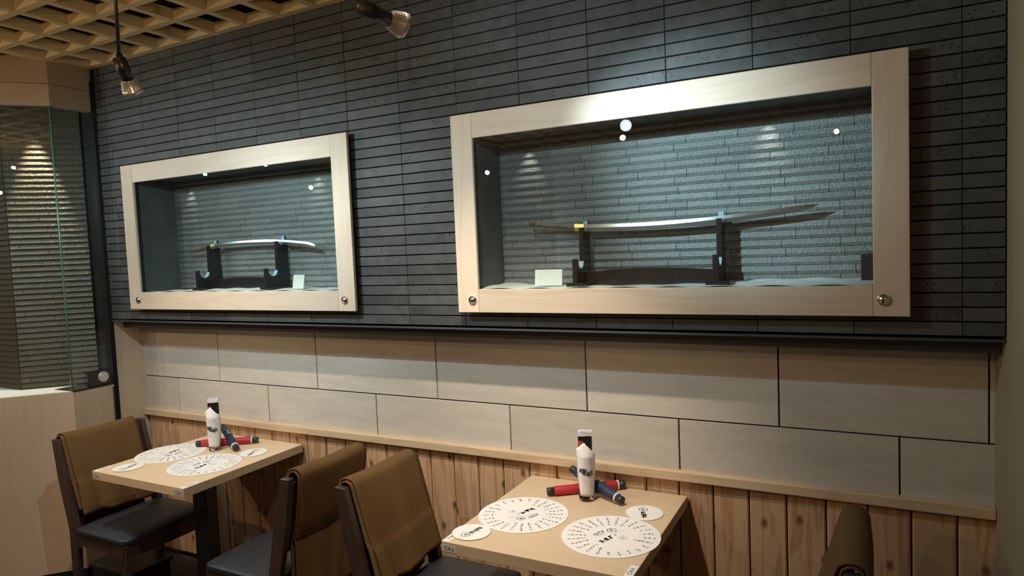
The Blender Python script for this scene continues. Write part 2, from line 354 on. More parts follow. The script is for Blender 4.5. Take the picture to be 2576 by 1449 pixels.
for c in cells:
    s0, s1, z0, z1 = c; w_ = round(s1 - s0 - 0.0016, 4); dy = random.choice((0, 0.0006, -0.0006, 0.001))
    if n_t < 298:
        if w_ not in meshes:
            bm = bmesh.new(); chamf(bm, 0, w_, 0, 0.010, 0, RH - 0.0037, 0.0012)
            me = D.meshes.new('slate_tile'); bm.to_mesh(me); bm.free(); me.materials.append(M['slate']); meshes[w_] = me
        inst('slate_tile', meshes[w_], wall, (s0 + 0.0008, YS + dy, z0)); n_t += 1
    else:
        chamf(rest, s0 + 0.0008, s1 - 0.0008, YS + dy, YS + 0.01, z0, z1 - 0.0037, 0.0012)
o = link('slate_tile_rest', rest, M['slate'], wall); o['kind'] = 'stuff'; o.name = 'slate_tiles'
# edge strip and recessed charcoal bar under the slate
struct(bbox('trim_1', (XL + 0.012, XR, YS - 0.001, YS + 0.03, 1.2775, 1.2845), M['bar'], bev=0.001, seg=1))
struct(bbox('trim_2', (XL + 0.001, XR - 0.001, -0.100, 0.0, 1.238, 1.2770), M['bar'], bev=0.002, seg=1))

# ------------------------------------------------------------------ stone tile band, rail, planks
band = struct(empty('wall_back_lower', (0, 0, 0)))
bm = bmesh.new(); box(bm, XL - 0.1, XR + 0.05, 0.010, 0.10, 0, 1.30); link('wall_core', bm, M['brown_joint'], band)
Z_MID, Z_RAIL = 0.963, 0.787
def stone_tile(x0, x1, z0, z1):
    bm = bmesh.new(); chamf(bm, x0 + 0.0025, x1 - 0.0025, 0, 0.012, z0 + 0.0025, z1 - 0.0025, 0.0012); link('stone_tile', bm, M['tile'], band)
js = [XL - 0.003] + [-0.156 + 0.66 * i for i in range(5)] + [3.040, XR + 0.003]
for a, b_ in zip(js, js[1:]): stone_tile(a, b_, Z_MID, 1.262)
js = [XL - 0.003, -0.4805] + [0.1795 + 0.66 * i for i in range(5)] + [XR + 0.003]
for a, b_ in zip(js, js[1:]): stone_tile(a, b_, Z_RAIL - 0.03, Z_MID)
struct(bbox('trim_3', (XL, XR - 0.0005, -0.026, 0.004, 0.7515, Z_RAIL - 0.001), M['rail'], bev=0.004, seg=2))
planks = struct(empty('wall_back_wainscot', (0, 0, 0)))
bm = bmesh.new(); chamf(bm, 0.0022, 0.1136, 0, 0.012, 0.0, 0.752, 0.004)
mep = D.meshes.new('plank'); bm.to_mesh(mep); bm.free(); mep.materials.append(M['plank'])
x = 0.649 - 0.1158 * 12
while x < XR:
    inst('plank', mep, planks, (x, -0.001 + random.uniform(0, .001), 0)) if x > XL - 0.12 and x + 0.115 < XR + 0.06 else None
    x += 0.1158

# ------------------------------------------------------------------ left end: return, panels, window
struct(bbox('wall_left_return', (XL - 0.02, XL, YS + 0.012, 0.01, 0.0, 1.277), M['panel'], bev=0))
A = V((-0.762, -0.178)); B = V((-0.757, -0.378)); Ddir = V((-0.19, -0.202)).normalized(); E = B + Ddir * 1.5
def wall_seg(name, p, q, z0, z1, th, mat, parent=None, bev=0.0, off=0.0):
    """upright slab along the line p-q; thickness goes to the far side"""
    d = (q - p).normalized(); nrm = V((-d.y, d.x))
    if nrm.x > 0: nrm = -nrm
    a, b_ = p + nrm * off, q + nrm * off; c, e = b_ + nrm * th, a + nrm * th
    bm = bmesh.new(); prism(bm, [a, b_, c, e], z0, z1, 'xy')
    if bev: bevelled(bm, bev, 1)
    return link(name, bm, mat, parent)
wl = struct(empty('wall_left', (0, 0, 0)))
wall_seg('lower_panel', A, B, 0.05, 0.951, 0.04, M['panel'], wl); wall_seg('lower_panel', B, E, 0.05, 0.951, 0.04, M['panel'], wl)
for z0, z1 in ((2.354, 2.4585), (2.4605, 2.74)):
    wall_seg('upper_panel', A, B, z0, z1, 0.04, M['soffit'], wl, 0.0008); wall_seg('upper_panel', B, E, z0, z1, 0.04, M['soffit'], wl, 0.0008)
bb = struct(empty('baseboard_left', (0, 0, 0)))
wall_seg('board', A, B, 0, 0.05, 0.04, M['black'], bb, off=0.004); wall_seg('board', B, E, 0, 0.05, 0.04, M['black'], bb, off=0.004)
struct(bbox('trim_4', (XL - 0.012, XL + 0.012, -0.166, -0.158, 0.0, 2.57), M['mortar'], bev=0))
# the lit window box behind the glass
win = struct(empty('window_1', (0, 0, 0)))
I = V((-1.097, -0.437)); Eend = V((-0.855, -0.186)); wd = (Eend - I).normalized()
wall_seg('window_sill', A, B, 0.945, 0.953, 0.16, M['black'], win)
bm = bmesh.new(); prism(bm, [B + V((-0.012, 0.004)), A + V((-0.012, 0)), V((-0.77, -0.14)), V((-0.90, -0.14)), V((-1.13, -0.40)), V((-2.2, -0.40)), V((-2.2, -1.5)), E + V((-0.01, 0.01))], 0.934, 0.952, 'xy')
link('window_floor', bm, M['cloth'], win)
bm = bmesh.new(); prism(bm, [B + V((-0.045, 0.01)), A + V((-0.045, 0)), V((-0.80, -0.14)), V((-0.90, -0.14)), V((-1.13, -0.40)), V((-2.2, -0.40)), V((-2.2, -1.5)), E + V((-0.03, 0.045))], 2.50, 2.52, 'xy')
link('window_soffit', bm, M['black'], win)
bm = bmesh.new(); prism(bm, [(-0.875, -0.183), (-0.757, -0.172), (-0.757, -0.150), (-0.875, -0.150)], 0.95, 2.50, 'xy')
link('window_post', bm, M['black_metal'], win)
gp = wall_seg('window_pane', A, B, 0.955, 2.356, 0.008, M['shop_pane'], win, off=0.012)
gp2 = wall_seg('window_pane', B, E, 0.955, 2.356, 0.008, M['shop_pane'], win, off=0.012)
bm = bmesh.new(); tube(bm, (B.x - 0.010, B.y + 0.002, 0.955), (B.x - 0.010, B.y + 0.002, 2.354), 0.0035, n=6); link('glass_edge', bm, M['green_edge'], win)
# patch fitting with a round lock at the foot of the right-hand pane
bm = bmesh.new(); box(bm, -0.775, -0.757, -0.300, -0.185, 0.956, 1.035); bevelled(bm, 0.003, 1); pf = link('patch_fitting', bm, M['black_metal'], win)
bm = bmesh.new(); tube(bm, (-0.757, -0.226, 0.998), (-0.751, -0.226, 0.998), 0.028, 0.026, 28); tube(bm, (-0.751, -0.226, 0.998), (-0.748, -0.226, 0.998), 0.020, 0.018, 24)
link('lock_disc', bm, M['heatsink'], pf)
# brown ledgestone courses inside the window
back = empty('stone_backdrop', (0, 0, 0)); back.parent = win
RHW = 0.0283
bm = bmesh.new()
nb = V((-wd.y, wd.x))
prism(bm, [I, Eend, Eend + nb * 0.03, I + nb * 0.03], 0.952, 2.50, 'xy'); prism(bm, [V((-2.1, -0.437)), I, I + V((0, 0.03)), V((-2.1, -0.407))], 0.952, 2.50, 'xy')
link('backdrop_core', bm, M['mortar'], back)
def ledge_mesh(L, h, mat, d=0.010):
    """split-faced stone strip: smooth sloping upper face, rough overhanging lower lip"""
    bm = bmesh.new(); prof = [(0.0, 0), (-0.25 * d, 0.0006), (-0.80 * d, 0.30 * h), (-d, 0.38 * h), (-0.55 * d, h - 0.0006), (0.0, h)]
    nseg = max(2, int(L / 0.04)); rings = []
    rnd = random.Random(int(L * 1e4) + 5)
    for i in range(nseg + 1):
        x = 0.0008 + (L - 0.0016) * i / nseg; j = rnd.uniform(-0.03, 0.03) * d
        rings.append([bm.verts.new((x, y + (j if 0 < q < 5 else 0), z)) for q, (y, z) in enumerate(prof)])
    for R0, R1 in zip(rings, rings[1:]):
        for q in range(5): bm.faces.new((R0[q], R1[q], R1[q + 1], R0[q + 1]))
    bm.faces.new(rings[0][::-1]); bm.faces.new(rings[-1]); bmesh.ops.recalc_face_normals(bm, faces=bm.faces)
    me = D.meshes.new('ledge_stone'); bm.to_mesh(me); bm.free(); me.materials.append(mat); return me
lm = {}
def course_wall(parent, org, ang, length, z0, rows, h, mat, key, piece=0.169, d=0.010, limit=290):
    """rows of strips along a line starting at org with heading ang"""
    n = 0
    for rr_ in range(rows):
        s = -(0.127 if rr_ % 2 else 0.0) - (0.03 if (rr_ // 2) % 2 else 0)
        while s < length:
            a, b_ = max(s, 0), min(s + piece, length)
            if b_ - a > 0.008:
                L_ = round(b_ - a, 4)
                if (key, L_) not in lm: lm[(key, L_)] = ledge_mesh(L_, h, mat, d)
                o = inst('ledge_stone', lm[(key, L_)], parent, (org[0] + a * math.cos(ang), org[1] + a * math.sin(ang), z0 + rr_ * h)); o.rotation_euler = (0, 0, ang); n += 1
            s += piece
    return n
course_wall(back, I, math.atan2(wd.y, wd.x), (Eend - I).length, 0.953, 53, RHW, M['brown_ledge'], 'b', d=0.012)
bm = bmesh.new()
for k in range(53):
    z = 0.953 + k * RHW
    v = [(-0.0, 0), (-0.005, .0008), (-0.012, .26 * RHW), (-0.010, .36 * RHW), (-0.003, RHW - .0008), (0, RHW)]
    prism(bm, [(-0.437 + q[0], z + q[1]) for q in v], -1.8, I.x - 0.002, 'yz')
o = link('ledge_courses', bm, M['brown_ledge'], back); o['kind'] = 'stuff'

# window spotlight (inside the window box, throws the cone on the stones)
def lamp_head(parent, tip, d, r=0.029, face='bulb_face', spotargs=None, body=0.075):
    tip, d = V(tip), V(d).normalized()
    bm = bmesh.new(); tube(bm, tip - d * (0.040 + body), tip - d * 0.040, 0.0175, n=28); bevelled_dummy = None
    link('lamp_body', bm, M['black_metal'], parent)
    bm = bmesh.new(); lathe(bm, [(0.0, -0.044), (0.0165, -0.044), (0.0170, -0.036), (r * .80, -0.014), (r * .98, -0.010), (r, -0.001), (r * .93, 0.0), (r * .86, -0.002)], 40, axis=d, origin=tip)
    a = d.orthogonal().normalized()
    for k in range(20):
        q = a.copy(); q.rotate(Matrix.Rotation(2 * math.pi * k / 20, 3, d)); s_ = d.cross(q) * 0.0011
        pts = [tip - d * 0.038 + q * 0.0165, tip - d * 0.038 + q * 0.0205, tip - d * 0.012 + q * (r * .97), tip - d * 0.012 + q * (r * .80)]
        A_ = [bm.verts.new(p + s_) for p in pts]; B_ = [bm.verts.new(p - s_) for p in pts]
        bm.faces.new(A_); bm.faces.new(B_[::-1])
        for i in range(4): bm.faces.new((A_[i], B_[i], B_[(i + 1) % 4], A_[(i + 1) % 4]))
    bmesh.ops.recalc_face_normals(bm, faces=bm.faces)
    hs = link('heat_sink', bm, M['heatsink'], parent)
    bm = bmesh.new(); lathe(bm, [(0.0, -0.0015), (r * .5, -0.0017), (r * .86, -0.0025)], 32, axis=d, origin=tip)
    link('lens', bm, M[face], parent)
def pendant(tip, d, label, group, rod_x=None, face='bulb_face', body=0.075):
    t_ = empty('pendant_spotlight', (0, 0, 0)); tag(t_, label, 'lamp', group)
    lamp_head(t_, tip, d, face=face, body=body)
    tipv, dv = V(tip), V(d).normalized(); top = tipv - dv * (0.040 + body * .93)
    bm = bmesh.new(); tube(bm, (top.x, top.y, top.z - 0.004), (top.x, top.y, 2.66), 0.0055, n=12); tube(bm, (top.x, top.y, top.z - 0.012), (top.x, top.y, top.z + .016), 0.009, n=14)
    link('rod', bm, M['black_metal'], t_)
    return t_

# ------------------------------------------------------------------ ceiling
ceil_ = struct(empty('ceiling', (0, 0, 0)))
bm = bmesh.new(); box(bm, -3.5, 3.2, -5.0, 0.1, 2.74, 2.80); link('ceiling_slab', bm, M['black'], ceil_)
LT = 0.044
for k in range(-14, 17):
    x = 0.008 + 0.1955 * k
    if x > XR - .02 or x < -2.6: continue
    y1 = YS if x > XL else YS - abs(x - XL) * 1.05 - 0.2
    bm = bmesh.new(); box(bm, x - 0.016, x + 0.016, -4.9, y1 - 0.001, ZC, ZC + LT); link('lattice_slat', bm, M['lattice'], ceil_)
for k in range(0, 25):
    y = -0.185 - 0.1985 * k
    x0 = XL if y > -0.35 else XL - (abs(y) - 0.35) * 0.93
    if k == 0: x0 = XL + 0.002
    bm = bmesh.new(); box(bm, max(x0, -2.6), XR - 0.001, y - 0.016, y + (0.0195 if k == 0 else 0.016), ZC + 0.0008, ZC + LT - .001); link('lattice_slat', bm, M['lattice'], ceil_)
bm = bmesh.new(); box(bm, XL - .005, XL + 0.024, -4.9, -0.185, ZC - 0.0004, ZC + LT + .001); link('lattice_slat', bm, M['lattice'], ceil_)

# ------------------------------------------------------------------ showcases
def showcase(x0, x1, label, knobs):
    """x0..x1 outer frame"""
    t_ = empty('showcase', (0, 0, 0)); tag(t_, label, 'display case')
    z0, z1 = 1.347, 2.055; bw = 0.0865; yf, yb = -0.206, -0.192
    for nm, d_, mt_ in (('frame_board', (x0, x0 + bw, yf, yb, z0, z1), 'frame_z'), ('frame_board', (x1 - bw, x1, yf, yb, z0, z1), 'frame_z'),
                    ('frame_board', (x0 + bw + .0006, x1 - bw - .0006, yf + .0004, yb, z0, z0 + 0.084), 'frame_x'), ('frame_board', (x0 + bw + .0006, x1 - bw - .0006, yf + .0004, yb, z1 - 0.087, z1), 'frame_x')):
        bbox(nm, d_, M[mt_], t_, bev=0.0015, seg=1)
    # black boxes standing for the recess shadow between frame and wall
    bm = bmesh.new()
    for d_ in ((x0 + .012, x0 + bw - .012, yb, YS - .002, z0 + .012, z1 - .012), (x1 - bw + .012, x1 - .012, yb, YS - .002, z0 + .012, z1 - .012),
               (x0 + bw - .012, x1 - bw + .012, yb, YS - .002, z0 + .012, z0 + .07), (x0 + bw - .012, x1 - bw + .012, yb, YS - .002, z1 - .07, z1 - .012)): box(bm, *d_)
    link('recess_shade', bm, M['black'], t_)
    bm = bmesh.new(); box(bm, x0 + bw - .006, x1 - bw + .006, yf + .004, yf + .008, z0 + 0.078, z1 - 0.081); link('glass_pane', bm, M['pane'], t_)
    ix0, ix1 = x0 + 0.066, x1 - 0.066; fz, cz = 1.4235, 1.985
    bm = bmesh.new()
    box(bm, ix0 - .01, ix0, -0.164, 0.0395, fz - .01, cz + .01); box(bm, ix1, ix1 + .01, -0.164, 0.0395, fz - .01, cz + .01)
    box(bm, ix0, ix1, -0.164, 0.0395, cz, cz + .01)
    link('case_lining', bm, simple('grey_plaster_lining', (0.10, 0.105, 0.105), 0.75, var=0.4, bscale=12), t_)
    # floor dressed with white cloth, softly mounded
    bm = bmesh.new(); nx, ny = 60, 8; g = []
    for i in range(nx + 1):
        row = []
        for j in range(ny + 1):
            x = ix0 + (ix1 - ix0) * i / nx; y = -0.164 + 0.19 * j / ny
            row.append(bm.verts.new((x, y, fz + 0.007 + 0.006 * math.sin(x * 5.1 + 1) * (j / ny) + 0.0018 * math.sin(x * 41 + j) + (0.004 * j / ny))))
        g.append(row)
    for i in range(nx):
        for j in range(ny): f_ = bm.faces.new((g[i][j], g[i + 1][j], g[i + 1][j + 1], g[i][j + 1])); f_.smooth = True
    link('case_floor', bm, M['cloth'], t_)
    bp_ = bbox('back_wall', (ix0 - .01, ix1 + .01, 0.040, 0.050, fz - .01, cz + .01), M['mortar'], t_, bev=0)
    course_wall(bp_, (ix0, 0.040), 0.0, ix1 - ix0, fz + 0.002, 20, 0.0281, M['ledge'], 'c', d=0.009)
    for u in (0.10, 0.76):
        lx = ix0 + (ix1 - ix0) * u
        spot('case_downlight', (lx, 0.002, cz - .004), (lx, 0.034, fz + .12), 1.3, (1.0, 0.90, 0.76), 58, 1.0, 0.006)
    for kx in knobs:
        bm = bmesh.new(); lathe(bm, [(0.0, 0.0), (0.0155, 0.0), (0.0165, 0.003), (0.0150, 0.006), (0.0115, 0.0065), (0.0100, 0.0045), (0.0085, 0.007), (0.0, 0.0105)], 32, axis=(0, -1, 0), origin=(kx, yf, 1.393))
        kn = link('lock', bm, M['chrome'], t_)
        bm = bmesh.new(); box(bm, kx - .0012, kx + .0012, yf - .0112, yf - .008, 1.3895, 1.3965); link('keyhole', bm, M['black'], kn)
    return t_
showcase(-0.516, 0.932, 'narrower pale wood wall showcase with a short sword, left of the two', (-0.444, 0.880))
showcase(1.417, 2.839, 'wider pale wood wall showcase with a long sword, right of the two', (1.480, 2.776))

# ------------------------------------------------------------------ swords on stands
def spline(pts, n):
    out = []
    for i in range(n + 1):
        t_ = i / n * (len(pts) - 1); k = min(int(t_), len(pts) - 2); f_ = t_ - k
        p0, p1, p2, p3 = pts[max(k - 1, 0)], pts[k], pts[k + 1], pts[min(k + 2, len(pts) - 1)]
        out.append(tuple(0.5 * (2 * p1[a] + (p2[a] - p0[a]) * f_ + (2 * p0[a] - 5 * p1[a] + 4 * p2[a] - p3[a]) * f_ ** 2 + (3 * p1[a] - p0[a] - 3 * p2[a] + p3[a]) * f_ ** 3) for a in (0, 1)))
    return out
def blade_piece(name, top, bot, y, th, mat, parent, n=40, ridge=0.45, mat2=None):
    """lens-section bar between a top and a bottom outline"""
    T, Bt = spline(top, n), spline(bot, n); bm = bmesh.new(); rings = []
    for (tx, tz), (bx, bz) in zip(T, Bt):
        mx_, mz = bx + (tx - bx) * (1 - ridge), bz + (tz - bz) * (1 - ridge)
        h = max(1e-4, math.hypot(tx - bx, tz - bz)); w_ = th * min(1, h / 0.02)
        rings.append([bm.verts.new((tx, y - .25 * w_, tz)), bm.verts.new((mx_, y - .5 * w_, mz)), bm.verts.new((bx, y, bz)), bm.verts.new((mx_, y + .5 * w_, mz)), bm.verts.new((tx, y + .25 * w_, tz))])
    for R0, R1 in zip(rings, rings[1:]):
        for q in range(5):
            f_ = bm.faces.new((R0[q], R1[q], R1[(q + 1) % 5], R0[(q + 1) % 5])); f_.smooth = False
            if mat2 and q in (1, 2): f_.material_index = 1
    bm.faces.new(rings[0]); bm.faces.new(rings[-1][::-1]); bmesh.ops.recalc_face_normals(bm, faces=bm.faces)
    return link(name, bm, [mat, mat2] if mat2 else mat, parent)
def sword(off, y, tang_t, tang_b, hab_t, hab_b, bl_t, bl_b, label, tangmat, holes_):
    s = empty('sword', (bl_t[0][0], y, bl_b[0][1])); tag(s, label, 'sword')
    s.location = off
    blade_piece('blade', bl_t, bl_b, y, 0.007, M['steel'], s, mat2=M['edge_steel'])
    tg = blade_piece('tang', tang_t, tang_b, y, 0.006, tangmat, s, 16, ridge=.5)
    blade_piece('collar', hab_t, hab_b, y, 0.012, M['gold'], s, 4, ridge=.5)
    for hx, hz in holes_:
        bm = bmesh.new(); tube(bm, (hx, y - .0036, hz), (hx, y + .0036, hz), 0.0022, n=10); link('peg_hole', bm, M['black'], tg)
    return s
sword((-0.014, 0.027, 0), -0.05, [(1.640, 1.668), (1.717, 1.660), (1.826, 1.650)], [(1.643, 1.652), (1.716, 1.640), (1.826, 1.627)],
      [(1.824, 1.651), (1.860, 1.648)], [(1.824, 1.625), (1.860, 1.621)],
      [(1.858, 1.647), (1.92, 1.645), (1.982, 1.643), (2.086, 1.642), (2.199, 1.644), (2.333, 1.650), (2.461, 1.659), (2.561, 1.667), (2.595, 1.669), (2.623, 1.669)],
      [(1.858, 1.621), (1.92, 1.619), (1.981, 1.618), (2.085, 1.617), (2.198, 1.619), (2.333, 1.627), (2.460, 1.637), (2.561, 1.648), (2.600, 1.656), (2.624, 1.668)],
      'long curved sword blade with gold collar and grey tang', M['tang'], [(1.66, 1.660), (1.688, 1.656), (1.765, 1.648)])
sword((-0.057, 0.045, 0), -0.075, [(-0.205, 1.626), (-0.14, 1.636), (-0.058, 1.650)], [(-0.215, 1.616), (-0.14, 1.618), (-0.060, 1.626)],
      [(-0.062, 1.652), (-0.030, 1.656)], [(-0.066, 1.624), (-0.034, 1.629)],
      [(-0.032, 1.654), (0.06, 1.6585), (0.16, 1.6605), (0.258, 1.6605), (0.408, 1.656), (0.52, 1.646), (0.590, 1.637), (0.625, 1.625), (0.645, 1.609)],
      [(-0.034, 1.630), (0.058, 1.637), (0.15, 1.6405), (0.23, 1.6405), (0.351, 1.638), (0.443, 1.632), (0.532, 1.624), (0.597, 1.615), (0.645, 1.608)],
      'short curved sword blade with gold collar, rusty tang and bright tip', M['rust'], [(-0.16, 1.627)])
def sword_stand(off, xa, xb, zbase, rest_z, y0, label):
    """two notched side boards joined by an arched board; y0 = front of the low prongs"""
    s = empty('sword_stand', off); tag(s, label, 'sword stand')
    for x, rz_ in ((xa, rest_z[0]), (xb, rest_z[1])):
        zlo = 1.493; r_ = 0.0235; cy = y0 + 0.044; cy2 = y0 + 0.098; r2 = 0.018
        pts = [(y0, zbase), (y0, 1.527), (y0 + 0.014, 1.527)]
        for k in range(9):
            a = math.pi + math.pi * k / 8; pts.append((cy - 0.004 + r_ * 1.1 * math.cos(a), zlo + 0.024 + r_ * 1.05 * math.sin(a)))
        pts += [(y0 + 0.069, 1.52), (y0 + 0.070, rz_ + 0.013), (y0 + 0.078, rz_ + 0.015)]
        for k in range(9):
            a = math.pi + math.pi * k / 8; pts.append((cy2 + r2 * math.cos(a), rz_ + 0.013 + r2 * .8 * math.sin(a)))
        pts += [(y0 + 0.118, rz_ + 0.040), (y0 + 0.128, rz_ + 0.040), (y0 + 0.134, rz_), (y0 + 0.142, zbase)]
        bm = bmesh.new(); prism(bm, pts, x - 0.008, x + 0.008, 'yz'); bd = link('side_board', bm, M['lacquer'], s)
        # felt linings of the notches
        for (c_, rr_, zz, k_) in ((cy - .004, r_ * 1.1, zlo + .024, 1.05), (cy2, r2, rz_ + .013, .8)):
            bm = bmesh.new(); pa = []
            for k in range(9):
                a = math.pi + math.pi * k / 8; pa.append((c_ + rr_ * math.cos(a), zz + rr_ * k_ * math.sin(a) + .0003))
            pb = [(c_ + (p_[0] - c_) * .92, zz + (p_[1] - zz) * .90) for p_ in pa]
            for i in range(8): prism(bm, [pa[i], pa[i + 1], pb[i + 1], pb[i]], x - 0.0088, x + 0.0088, 'yz')
            link('felt_pad', bm, M['felt'], bd)
        bm = bmesh.new(); prism(bm, [(y0 + .1165, rz_ + .012), (y0 + .1165, rz_ + .039), (y0 + .1185, rz_ + .039), (y0 + .1185, rz_ + .012)], x - .0085, x + .0085, 'yz'); link('felt_pad', bm, M['felt'], bd)
    top = []
    for k in range(17):
        u = k / 16; top.append((xa + (xb - xa) * u, 1.476 + 0.012 * math.sin(math.pi * u)))
    bm = bmesh.new(); prism(bm, [(xa, zbase)] + top + [(xb, zbase)], y0 + 0.080, y0 + 0.092, 'xz'); link('cross_board', bm, M['lacquer'], s)
    bm = bmesh.new(); box(bm, xa - .03, xa + .03, y0 - .006, y0 + .15, zbase - .002, zbase + .012); box(bm, xb - .03, xb + .045, y0 - .006, y0 + .15, zbase - .002, zbase + .012)
    link('foot', bm, M['lacquer'], s)
    return s
sword_stand((-0.014, 0.027, 0), 1.858, 2.332, 1.432, (1.6215, 1.627), -0.118 - 0.03, 'black lacquered two-tier stand holding the long sword')
sword_stand((-0.057, 0.045, 0), -0.050, 0.410, 1.432, (1.6315, 1.634), -0.075 - 0.098, 'black lacquered two-tier stand holding the short sword')

# ------------------------------------------------------------------ flat print helpers
def stroke(bm, p, q, w0, w1, fr, z):
    d = (q - p); L_ = d.length
    if L_ < 1e-6: return
    n_ = V((-d.y, d.x)) / L_; pts = [p + n_ * w0, p - n_ * w0, q - n_ * w1, q + n_ * w1]
    bm.faces.new([bm.verts.new(fr(a.x, a.y, z)) for a in pts])
def glyph(bm, rnd, cx, cy, s, ang, fr, z, bold=1.0, dense=5):
    """a brush-written character too small to read"""
    ca, sa = math.cos(ang), math.sin(ang)
    def T(a, b_): return V((cx + (a * ca - b_ * sa) * s, cy + (a * sa + b_ * ca) * s))
    k = rnd.randint(max(2, dense - 2), dense)
    for i in range(k):
        if rnd.random() < 0.55: y_ = rnd.uniform(-.42, .42); a, b_ = (rnd.uniform(-.5, -.15), y_), (rnd.uniform(.15, .5), y_ + rnd.uniform(-.04, .16))
        elif rnd.random() < 0.6: x_ = rnd.uniform(-.3, .3); a, b_ = (x_, .45), (x_ + rnd.uniform(-.2, .1), rnd.uniform(-.5, -.1))
        else: a, b_ = (rnd.uniform(-.1, .1), rnd.uniform(-.1, .2)), (rnd.choice((-.45, .45)), -.45)
        stroke(bm, T(*a), T(*b_), s * .055 * bold, s * .03 * bold, fr, z)
def ring(bm, cx, cy, r, w, fr, z, n=36):
    A_ = [bm.verts.new(fr(cx + (r + w) * math.cos(2 * math.pi * i / n), cy + (r + w) * math.sin(2 * math.pi * i / n), z)) for i in range(n)]
    B_ = [bm.verts.new(fr(cx + (r - w) * math.cos(2 * math.pi * i / n), cy + (r - w) * math.sin(2 * math.pi * i / n), z)) for i in range(n)]
    for i in range(n): bm.faces.new((A_[i], A_[(i + 1) % n], B_[(i + 1) % n], B_[i]))
def logo(bm, cx, cy, r, ang, fr, z):
    ring(bm, cx, cy, r, r * .075, fr, z)
    ca, sa = math.cos(ang), math.sin(ang)
    def T(a, b_): return fr(cx + (a * ca - b_ * sa) * r, cy + (a * sa + b_ * ca) * r, z)
    for tri in (((-.58, -.42), (-.06, -.42), (-.06, .52)), ((-.02, .50), (.02, -.05), (.34, .02)), ((0.0, -.12), (.40, -.42), (.60, -.42)), ((0.02, -.42), (.0, -.16), (.32, -.42))):
        bm.faces.new([bm.verts.new(T(*p)) for p in tri])
ident = lambda x, y, z: (x, y, z)
def disc_bm(r, h=0.0009, n=72):
    bm = bmesh.new(); A_ = [bm.verts.new((r * math.cos(2 * math.pi * i / n), r * math.sin(2 * math.pi * i / n), 0)) for i in range(n)]
    B_ = [bm.verts.new((v.co.x, v.co.y, h)) for v in A_]; bm.faces.new(A_[::-1]); bm.faces.new(B_)
    for i in range(n): bm.faces.new((A_[i], A_[(i + 1) % n], B_[(i + 1) % n], B_[i]))
    return bm
TZ = 0.6985
def big_disc(seed):
    rnd = random.Random(seed); root = link('menu_disc', disc_bm(0.148), M['disc'])
    z = 0.0011; bm = bmesh.new(); nsp = 25
    for k in range(nsp):
        a = 2 * math.pi * k / nsp + .05; dg = math.degrees(a)
        n_ = 3 if (dg < 22 or dg > 335) else 2 if 262 < dg < 320 else rnd.choice((4, 5, 5))
        for j in range(n_):
            r_ = 0.127 - j * 0.0122; glyph(bm, rnd, r_ * math.cos(a), r_ * math.sin(a), 0.0100, a - math.pi / 2 + .1, ident, z, 1.5, 5)
    link('brush_lettering', bm, M['ink'], root)
    q = math.pi / 4
    bm = bmesh.new(); logo(bm, 0.006, 0.036, 0.0137, -1.75, ident, z)
    for j in range(3): glyph(bm, rnd, -0.012 + (j - 1) * 0.0145, -0.025 + (j - 1) * 0.0145, 0.0215, q, ident, z, 1.5 + .6 * (j == 1), 9)
    glyph(bm, rnd, 0.016, 0.003, 0.010, q, ident, z, 1.2, 6)
    link('logo', bm, M['ink'], root)
    bm = bmesh.new(); ring(bm, 0.0355, -0.017, 0.0132, 0.0007, ident, z)
    for j in range(9): glyph(bm, rnd, 0.0355 + rnd.uniform(-.008, .008), -0.017 + rnd.uniform(-.008, .008), 0.008, 0, ident, z, 1, 4)
    link('seal_print', bm, M['seal'], root)
    bm = bmesh.new()
    for j in range(4):
        glyph(bm, rnd, -0.046 + j * 0.0078, 0.008 + j * 0.0078, 0.0115, q, ident, z, 1.4, 8); glyph(bm, rnd, -0.038 + j * 0.006, 0.002 + j * 0.006, 0.008, q, ident, z, 1.3, 6)
    stroke(bm, V((-0.030, -0.002)), V((-0.010, 0.020)), .0003, .0003, ident, z)
    link('small_lettering', bm, M['violet_ink'], root)
    bm = bmesh.new()
    for j in range(4): glyph(bm, rnd, 0.018 + j * 0.0065, 0.018 + j * .0065, 0.006, q, ident, z, 1.4, 3)
    stroke(bm, V((0.028, 0.014)), V((0.050, 0.036)), .0003, .0003, ident, z)
    link('fine_lettering', bm, M['grey_ink'], root)
    return root
def small_disc(seed):
    rnd = random.Random(seed); root = link('round_card', disc_bm(0.060), M['disc']); z = 0.0011
    bm = bmesh.new(); logo(bm, 0.0, 0.026, 0.0135, 0, ident, z)
    for j in range(3): glyph(bm, rnd, -0.003, -0.002 - j * 0.0165, 0.020, 0, ident, z, 1.6, 8)
    link('logo', bm, M['ink'], root)
    bm = bmesh.new()
    for j in range(4): glyph(bm, rnd, -0.012 + j * .008, 0.048, 0.0055, 0, ident, z, 1.3, 3)
    link('fine_lettering', bm, M['grey_ink'], root)
    return root

